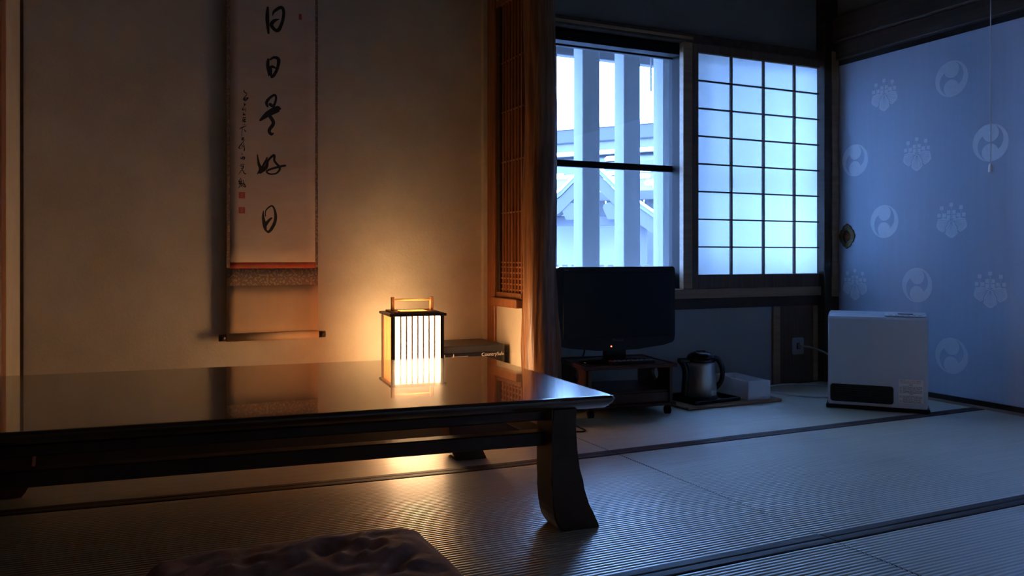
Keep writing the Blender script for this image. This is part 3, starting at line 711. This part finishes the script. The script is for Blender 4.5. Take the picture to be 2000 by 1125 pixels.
bm = bmesh.new(); lathe(bm, [(.0, .170), (.064, .170), (.066, .178), (.065, .188), (.0, .19)], 40); fin('collar', bm, 'kettle_black', kt, True)
bm = bmesh.new(); lathe(bm, [(.063, .187), (.062, .196), (.050, .208), (.030, .2155), (.0, .218)], 40); fin('lid', bm, 'black_gloss', kt, True)
bx('lid_button', 'kettle_black', kt, -.022, .022, -.010, .010, .214, .221, bev=.003)
bm = bmesh.new(); box(bm, -.112, -.05, -.020, .020, .165, .188, bev=.008, seg=2)
tube(bm, [(-.098, 0, .178, .018), (-.082, 0, .155, .017), (-.072, 0, .12, .018), (-.076, 0, .06, .018), (-.080, 0, .012, .018)], .016, 12); fin('spout', bm, 'kettle_black', kt, True)
bm = bmesh.new(); tube(bm, [(.055, 0, .186, .014), (.085, 0, .178, .013), (.104, 0, .145, .012), (.108, 0, .105, .011), (.098, 0, .07, .011), (.070, 0, .045, .013)], .012, 12); fin('handle', bm, 'kettle_black', kt, True)
bm = bmesh.new(); nseg = 8; vs = []
for z in (.022, .045):
    vs.append([bm.verts.new((.0745*math.cos(a), .0745*math.sin(a), z)) for a in [math.radians(-75+28*k/nseg) for k in range(nseg+1)]])
for k in range(nseg): bm.faces.new((vs[0][k], vs[0][k+1], vs[1][k+1], vs[1][k]))
fin('sticker', bm, 'label_paper', kt)
text('lettering', '1', .014, 'print_black', kt, Matrix.Rotation(math.radians(29), 4, 'Z') @ TR(-.003, -.0752, .0285) @ FRONT, .0002)
wb = thing('white_box', 'open white rectangular box beside the kettle', 'box', (2.658, 2.945, .0145), math.radians(-6))
bw, bl, bh = .122, .278, .086
for d in ((-bw/2, bw/2, 0, .004), (-bw/2, bw/2, bl-.004, bl), (-bw/2, -bw/2+.004, .004, bl-.004), (bw/2-.004, bw/2, .004, bl-.004)):
    bx('side', 'white_box', wb, d[0], d[1], d[2], d[3], 0, bh, bev=.001)
bx('bottom', 'white_box', wb, -bw/2+.004, bw/2-.004, .004, bl-.004, 0, .003)
bx('inner_flap', 'white_box', wb, -.02, bw/2-.006, .006, bl-.006, .045, .047, mtx=Matrix.Rotation(.0, 4, 'Y'))

# socket and cords
so = thing('wall_socket', 'white wall socket plate on the brown panel below the window', 'socket', (3.272, YW-.006, .196))
bm = bmesh.new(); prism(bm, rrect(-.040, .040, -.045, .045, .010), [], -.007, 0); fin('plate', bm, 'grey_plastic', so)
bx('outlet', 'black_matte', so, -.012, .012, -.0082, -.006, -.017, .017, bev=.001)
cd = thing('heater_cord', 'grey power cord from wall socket to heater', 'cord', (0, 0, 0))
bx('plug', 'grey_plastic', cd, 3.266, 3.284, YW-.040, YW-.0143, .183, .208, bev=.003)
bm = bmesh.new(); tube(bm, [(3.278, YW-.036, .196), (3.30, 3.26, .192), (3.29, 3.14, .172), (3.24, 3.02, .125), (3.19, 2.92, .095), (3.15, 2.862, .10)], .0055, 8); fin('cable', bm, 'grey_plastic', cd, True)
bm = bmesh.new(); tube(bm, [(2.80, 3.27, .006), (2.88, 3.22, .006), (2.90, 3.10, .006), (2.95, 2.98, .006), (3.0, 2.91, .006), (3.06, 2.885, .006)], .0045, 8)
tag(fin('gas_hose', bm, 'cord_white', None, True), 'pale hose curving over the matting from the white box to the heater', 'hose')
bm = bmesh.new(); tube(bm, [(2.86, 3.30, .006), (2.96, 3.245, .02), (3.02, 3.27, .006), (3.14, 3.28, .006), (3.26, 3.20, .006), (3.33, 3.05, .006), (3.34, 2.95, .006)], .0045, 8)
tag(fin('extension_lead', bm, 'cord_white', None, True), 'pale cord lying along the foot of the brown panel', 'cord')

# ================================================================= fan heater
HA = math.atan2(-.311, .269)
he = thing('fan_heater', 'white upright gas fan heater with a black outlet grille and warning label', 'heater', (2.856, 2.73, .001), HA)
HWd = .411
bx('base_plate', 'black_plastic', he, -.004, HWd+.004, -.006, .150, 0, .017, bev=.004, seg=2)
bm = bmesh.new(); prof = [(.002, .016), (.142, .016), (.142, .420), (.136, .427), (.035, .417), (.004, .409), (.0, .400)]
prism(bm, [(b, z) for b, z in prof], [], .004, HWd-.004, 'x')
bmesh.ops.recalc_face_normals(bm, faces=bm.faces)
bmesh.ops.bevel(bm, geom=[e for e in bm.edges if len(e.link_faces) == 2 and e.calc_face_angle(0) > 1.2 and abs(e.verts[0].co.x-e.verts[1].co.x) < 1e-5], offset=.005, segments=3, affect='EDGES')
fin('body', bm, 'heater_white', he)
bm = bmesh.new(); prism(bm, rrect(.014, .272, .030, .108, .012), [], -.0012, .004); fin('outlet', bm, 'black_gloss', he)
for k in range(7): bx('louvre', 'black_matte', he, .022, .264, -.0032, -.001, .038+k*.0095, .041+k*.0095)
sl_ = Matrix.Rotation(math.atan2(.010, .101), 4, 'X')
bx('control_panel', 'white_plastic', he, .235, .40, .012, .120, .4185, .4215, bev=.002, mtx=TR(0, 0, -.0) @ TR(0, .035, .417) @ sl_ @ TR(0, -.035, -.4185))
bx('display', 'black_gloss', he, .29, .35, .045, .07, .4212, .4226, mtx=TR(0, .035, .417) @ sl_ @ TR(0, -.035, -.4185))
for k in range(6): bx('button', 'grey_plastic', he, .255+k*.023, .268+k*.023, .022, .03, .4212, .4224, mtx=TR(0, .035, .417) @ sl_ @ TR(0, -.035, -.4185))
lb = bx('warning_label', 'label_paper', he, .292, .388, -.0006, .003, .040, .142)
def lab(s, size, x, z, m='print_black'): return text('lettering', s, size, m, lb, TR(x, -.0009, z) @ FRONT, .0001)
lab('換気をしないと死亡事故に', .0073, .297, .1335, 'print_red'); lab('いたるおそれがあります。', .0073, .297, .1255, 'print_red')
lab('警告', .0068, .334, .1175); lab('注意', .0068, .334, .0770)
bm = bmesh.new(); random.seed(3)
MMl = Matrix(((1, 0, 0, 0), (0, 0, 0, -.0009), (0, 1, 0, 0), (0, 0, 0, 1)))
for z in (.112, .108, .104, .100, .095, .0915, .088, .0845, .071, .067, .063, .058, .054, .050, .046, .043):
    x = .308
    while x < .380:
        l = random.uniform(.006, .02); ribbon(bm, [(x, z, .0013), (min(x+l, .384), z, .0013)], MMl, 1); x += l+.003
fin('fine_print', bm, 'print_black', lb)
bm = bmesh.new()
for z in (.106, .095, .086, .068, .047):
    ribbon(bm, [(.300+.0035*math.cos(t), z+.0035*math.sin(t), .0012) for t in [2*PI*k/8 for k in range(9)]], MMl, 2)
fin('symbols', bm, 'print_black', lb)

# light pull cord
pc = thing('pull_cord', 'thin lamp pull cord with a pale knob hanging in front of the papered doors', 'cord', (3.32, 2.276, 1.035))
bm = bmesh.new(); tube(bm, [(0, 0, .035), (.002, .002, .5), (0, 0, 1.415)], .0022, 6); fin('string', bm, 'cord_white', pc, True)
bm = bmesh.new(); lathe(bm, [(.0, 0), (.009, 0), (.010, .004), (.0085, .030), (.004, .037), (.0, .038)], 16); fin('knob', bm, 'white_plastic', pc, True)

# ================================================================= floor cushion
bm = bmesh.new(); n = 70; top_, bot_ = [], []
cw, cl, th = .60, .60, .078
def sq(u): return math.copysign(abs(u)**.75, u)
for i in range(n+1):
    rt, rb = [], []
    for j in range(n+1):
        u, v = 2*i/n-1, 2*j/n-1
        q_ = (abs(u)*abs(v))**5; pin = 1-.075*q_; pin2 = 1-.075*q_
        x, y = u*cw/2*pin, v*cl/2*pin2
        e = (max(0, 1-abs(u)**9)**.5)*(max(0, 1-abs(v)**9)**.5)
        ctr = math.exp(-(x*x+y*y)/.0012)
        wr_ = noise.noise((x*9+y*5, y*14-x*4, 3))*.012+abs(noise.noise((x*16-y*11, y*7+x*5, 8)))*-.014+noise.noise((x*34, y*30, 5))*.003
        edge = max(abs(u), abs(v)); wr_ *= .6+1.0*math.sin(min(1, max(0, (edge-.15)/.6))*PI)
        zt = .016+(th-.016)*e*(.93+.07*math.cos(u*2)*math.cos(v*2))+wr_*e-.022*ctr
        if i in (0, n) or j in (0, n): zt = .024
        rt.append(bm.verts.new((x, y, zt))); rb.append(bm.verts.new((x, y, .024-.022*e)) if not (i in (0, n) or j in (0, n)) else rt[-1])
    top_.append(rt); bot_.append(rb)
for g in (top_, bot_):
    for i in range(n):
        for j in range(n):
            try: bm.faces.new((g[i][j], g[i+1][j], g[i+1][j+1], g[i][j+1]))
            except ValueError: pass
cu = thing('floor_cushion', 'wrinkled brown square floor cushion on the matting in front of the table', 'cushion', (.318, 1.545, .002), math.radians(-1))
fin('cover', bm, 'cushion', cu, True)
bm = bmesh.new()
for a in (0, PI/2): tube(bm, [(-.02*math.cos(a), -.02*math.sin(a), th-.016), (0, 0, th-.018), (.02*math.cos(a), .02*math.sin(a), th-.016)], .0022, 6, 3)
fin('tuft_thread', bm, 'tatami_edge', cu)

# ================================================================= outdoors
tag(bx('snow_ground', 'snow', None, -30, 45, YW+.25, 60, -.9, -.6), 'snow covered ground outside the window', 'snow', kind='structure')
for i in range(-1, 3):
    x = 2.211+.2615*i
    nm = {0: 'leftmost of the three broad white bars seen through the glass', 1: 'middle of the three broad white bars seen through the glass', 2: 'rightmost white bar seen through the glass, next to the mullion',
          -1: 'white upright bar outside, hidden behind the trunk post'}[i]
    tag(bx('window_bar_post', 'bar_paint', None, x, x+.108, 3.80, 3.90, -.6, 2.059, bev=.004), nm, 'post', 'broad upright bars outside the window')
eb = thing('eave', 'house eave with a board edge above the window outside', 'eave', (0, 0, 0))
bx('fascia', 'far_trim', eb, 0, 7.5, 4.38, 4.44, 1.905, 2.06, bev=.004); bx('roof_board', 'far_wood', eb, 0, 7.5, YW+.2, 4.46, 2.06, 2.10)
tag(bx('eave_cable', 'far_wood', None, 2.997, 3.006, 4.30, 4.31, 1.72, 2.06), 'short wire hanging under the eave outside', 'wire')
# far building; local x runs to the right and nearer, local y away
bu = thing('timber_hall', 'pale timber hall with snow on its shingle roof beyond the white bars', 'building', (7.63, 12.0, -.6), math.atan2(-.8, .6))
G = .6
def part(nm, m_, *d, bev=0, mtx=None): return bx(nm, m_, bu, *d, bev=bev, mtx=mtx)
part('wall', 'far_wood', -6, 5, .8, 3.4, 0, 2.4+G); part('wall', 'far_plaster', -6, -.72, .78, .80, .1, 1.9+G)
part('upper_wall', 'far_trim', -6, 5, 2.0, 2.3, 2.3+G, 2.74+G); part('upper_wall', 'far_wood', -6, 5, 1.96, 2.0, 2.78+G, 2.96+G)
part('gutter', 'snow', -6, 5, 1.80, 1.96, 2.69+G, 2.77+G, bev=.01); part('ridge_beam', 'far_trim', -6, 5, 1.9, 2.6, 2.96+G, 3.24+G, bev=.02); part('ridge_snow', 'snow', -6, 5, 1.85, 2.65, 3.24+G, 3.33+G, bev=.03)
nrow = 12; sl_a = math.atan2(2.58-1.76, 2.0)
for k in range(nrow):
    f = k/nrow; y = -.15+2.05*f; z = 1.75+G+.85*f
    part('shingle_row', 'shingle', -6, 5, 0, .24, 0, .028, mtx=TR(0, y, z) @ Matrix.Rotation(sl_a, 4, 'X'))
for k in range(26):
    x = random.uniform(-3, 2); f = random.random(); y = -.1+1.95*f; l = random.uniform(.15, .6)
    part('roof_snow', 'snow', x, x+l, 0, random.uniform(.08, .22), .02, random.uniform(.06, .11), bev=.015, mtx=TR(0, y, 1.76+G+.85*f) @ Matrix.Rotation(sl_a, 4, 'X'))
part('eave_board', 'far_trim', -6, 5, -.2, -.14, 1.62+G, 1.78+G, bev=.01)
bm = bmesh.new()
for k in range(24): x = -3+k*.21+random.uniform(-.05, .05); l = random.uniform(.06, .22); tube(bm, [(x, -.17, 1.63+G, .012), (x, -.17, 1.63+G-l, .001)], .01, 6, 0)
fin('icicles', bm, 'ice', bu)['kind'] = 'stuff'
for x in (.52, 1.9, -2.2, 3.3): part('post', 'far_wood', x, x+.13, .1, .23, 0, 1.65+G, bev=.01)
for x0, x1 in ((-.26, .22), (.75, 1.55)):
    wn = part('window', 'far_trim', x0, x1, .74, .80, .75+G-.35, 1.25+G-.05, bev=.01)
    bx('pane', 'far_glass', wn, x0+.05, (x0+x1)/2-.02, .73, .745, .8+G-.35, 1.2+G-.05); bx('pane', 'far_glass', wn, (x0+x1)/2+.02, x1-.05, .73, .745, .8+G-.35, 1.2+G-.05)
# gabled porch in front of the hall
pg = thing('porch_gable', 'gabled entrance porch with carved bargeboards outside the window', 'porch', (6.05, 10.15, -.6), math.atan2(-.62, .78))
pk = (0, 1.98+G); hwid = .95
def slope(s, z_off, th, y0, y1, nm, m_):
    bm = bmesh.new(); a = (s*0, pk[1]+z_off); b = (s*.42, pk[1]-.42+z_off); c2 = (s*hwid, pk[1]-.80+z_off)
    oo = [a, b, c2, (c2[0], c2[1]-th), (b[0], b[1]-th), (a[0], a[1]-th)]
    prism(bm, oo, [], y0, y1); return fin(nm, bm, m_, pg)
for s in (-1, 1):
    slope(s, .06, .07, -.12, 1.6, 'roof', 'shingle'); slope(s, .10, .04, -.14, 1.6, 'roof_snow', 'snow'); slope(s, -.02, .22, -.10, -.04, 'bargeboard', 'far_trim')
    o = bx('post', 'far_trim', pg, s*.72-.06, s*.72+.06, .1, .22, 0, 1.15+G+.1, bev=.01)
    bm = bmesh.new(); prism(bm, [(s*.30+.11*math.cos(t)*(1+.25*math.sin(3*t)), pk[1]-.66+.15*math.sin(t)*(1+.2*math.cos(2*t))) for t in [2*PI*k/20 for k in range(20)]], [], -.085, -.045); fin('carved_pendant', bm, 'far_trim', pg)
bx('tie_beam', 'far_trim', pg, -.8, .8, .1, .22, 1.12+G, 1.26+G, bev=.01); bx('back_panel', 'far_plaster', pg, -.7, .7, .9, .95, 0, 1.15+G)
# picket fence
pf = thing('picket_fence', 'low pale picket fence outside behind the television', 'fence', (3.4, 6.9, -.6), math.atan2(-.5, .86))
for k in range(14): bx('picket', 'far_trim', pf, k*.085, k*.085+.05, 0, .02, 0, 1.20, bev=.004)
bx('rail', 'far_trim', pf, -.03, 1.2, .02, .045, .95, 1.0); bx('rail', 'far_trim', pf, -.03, 1.2, .02, .045, .4, .45)
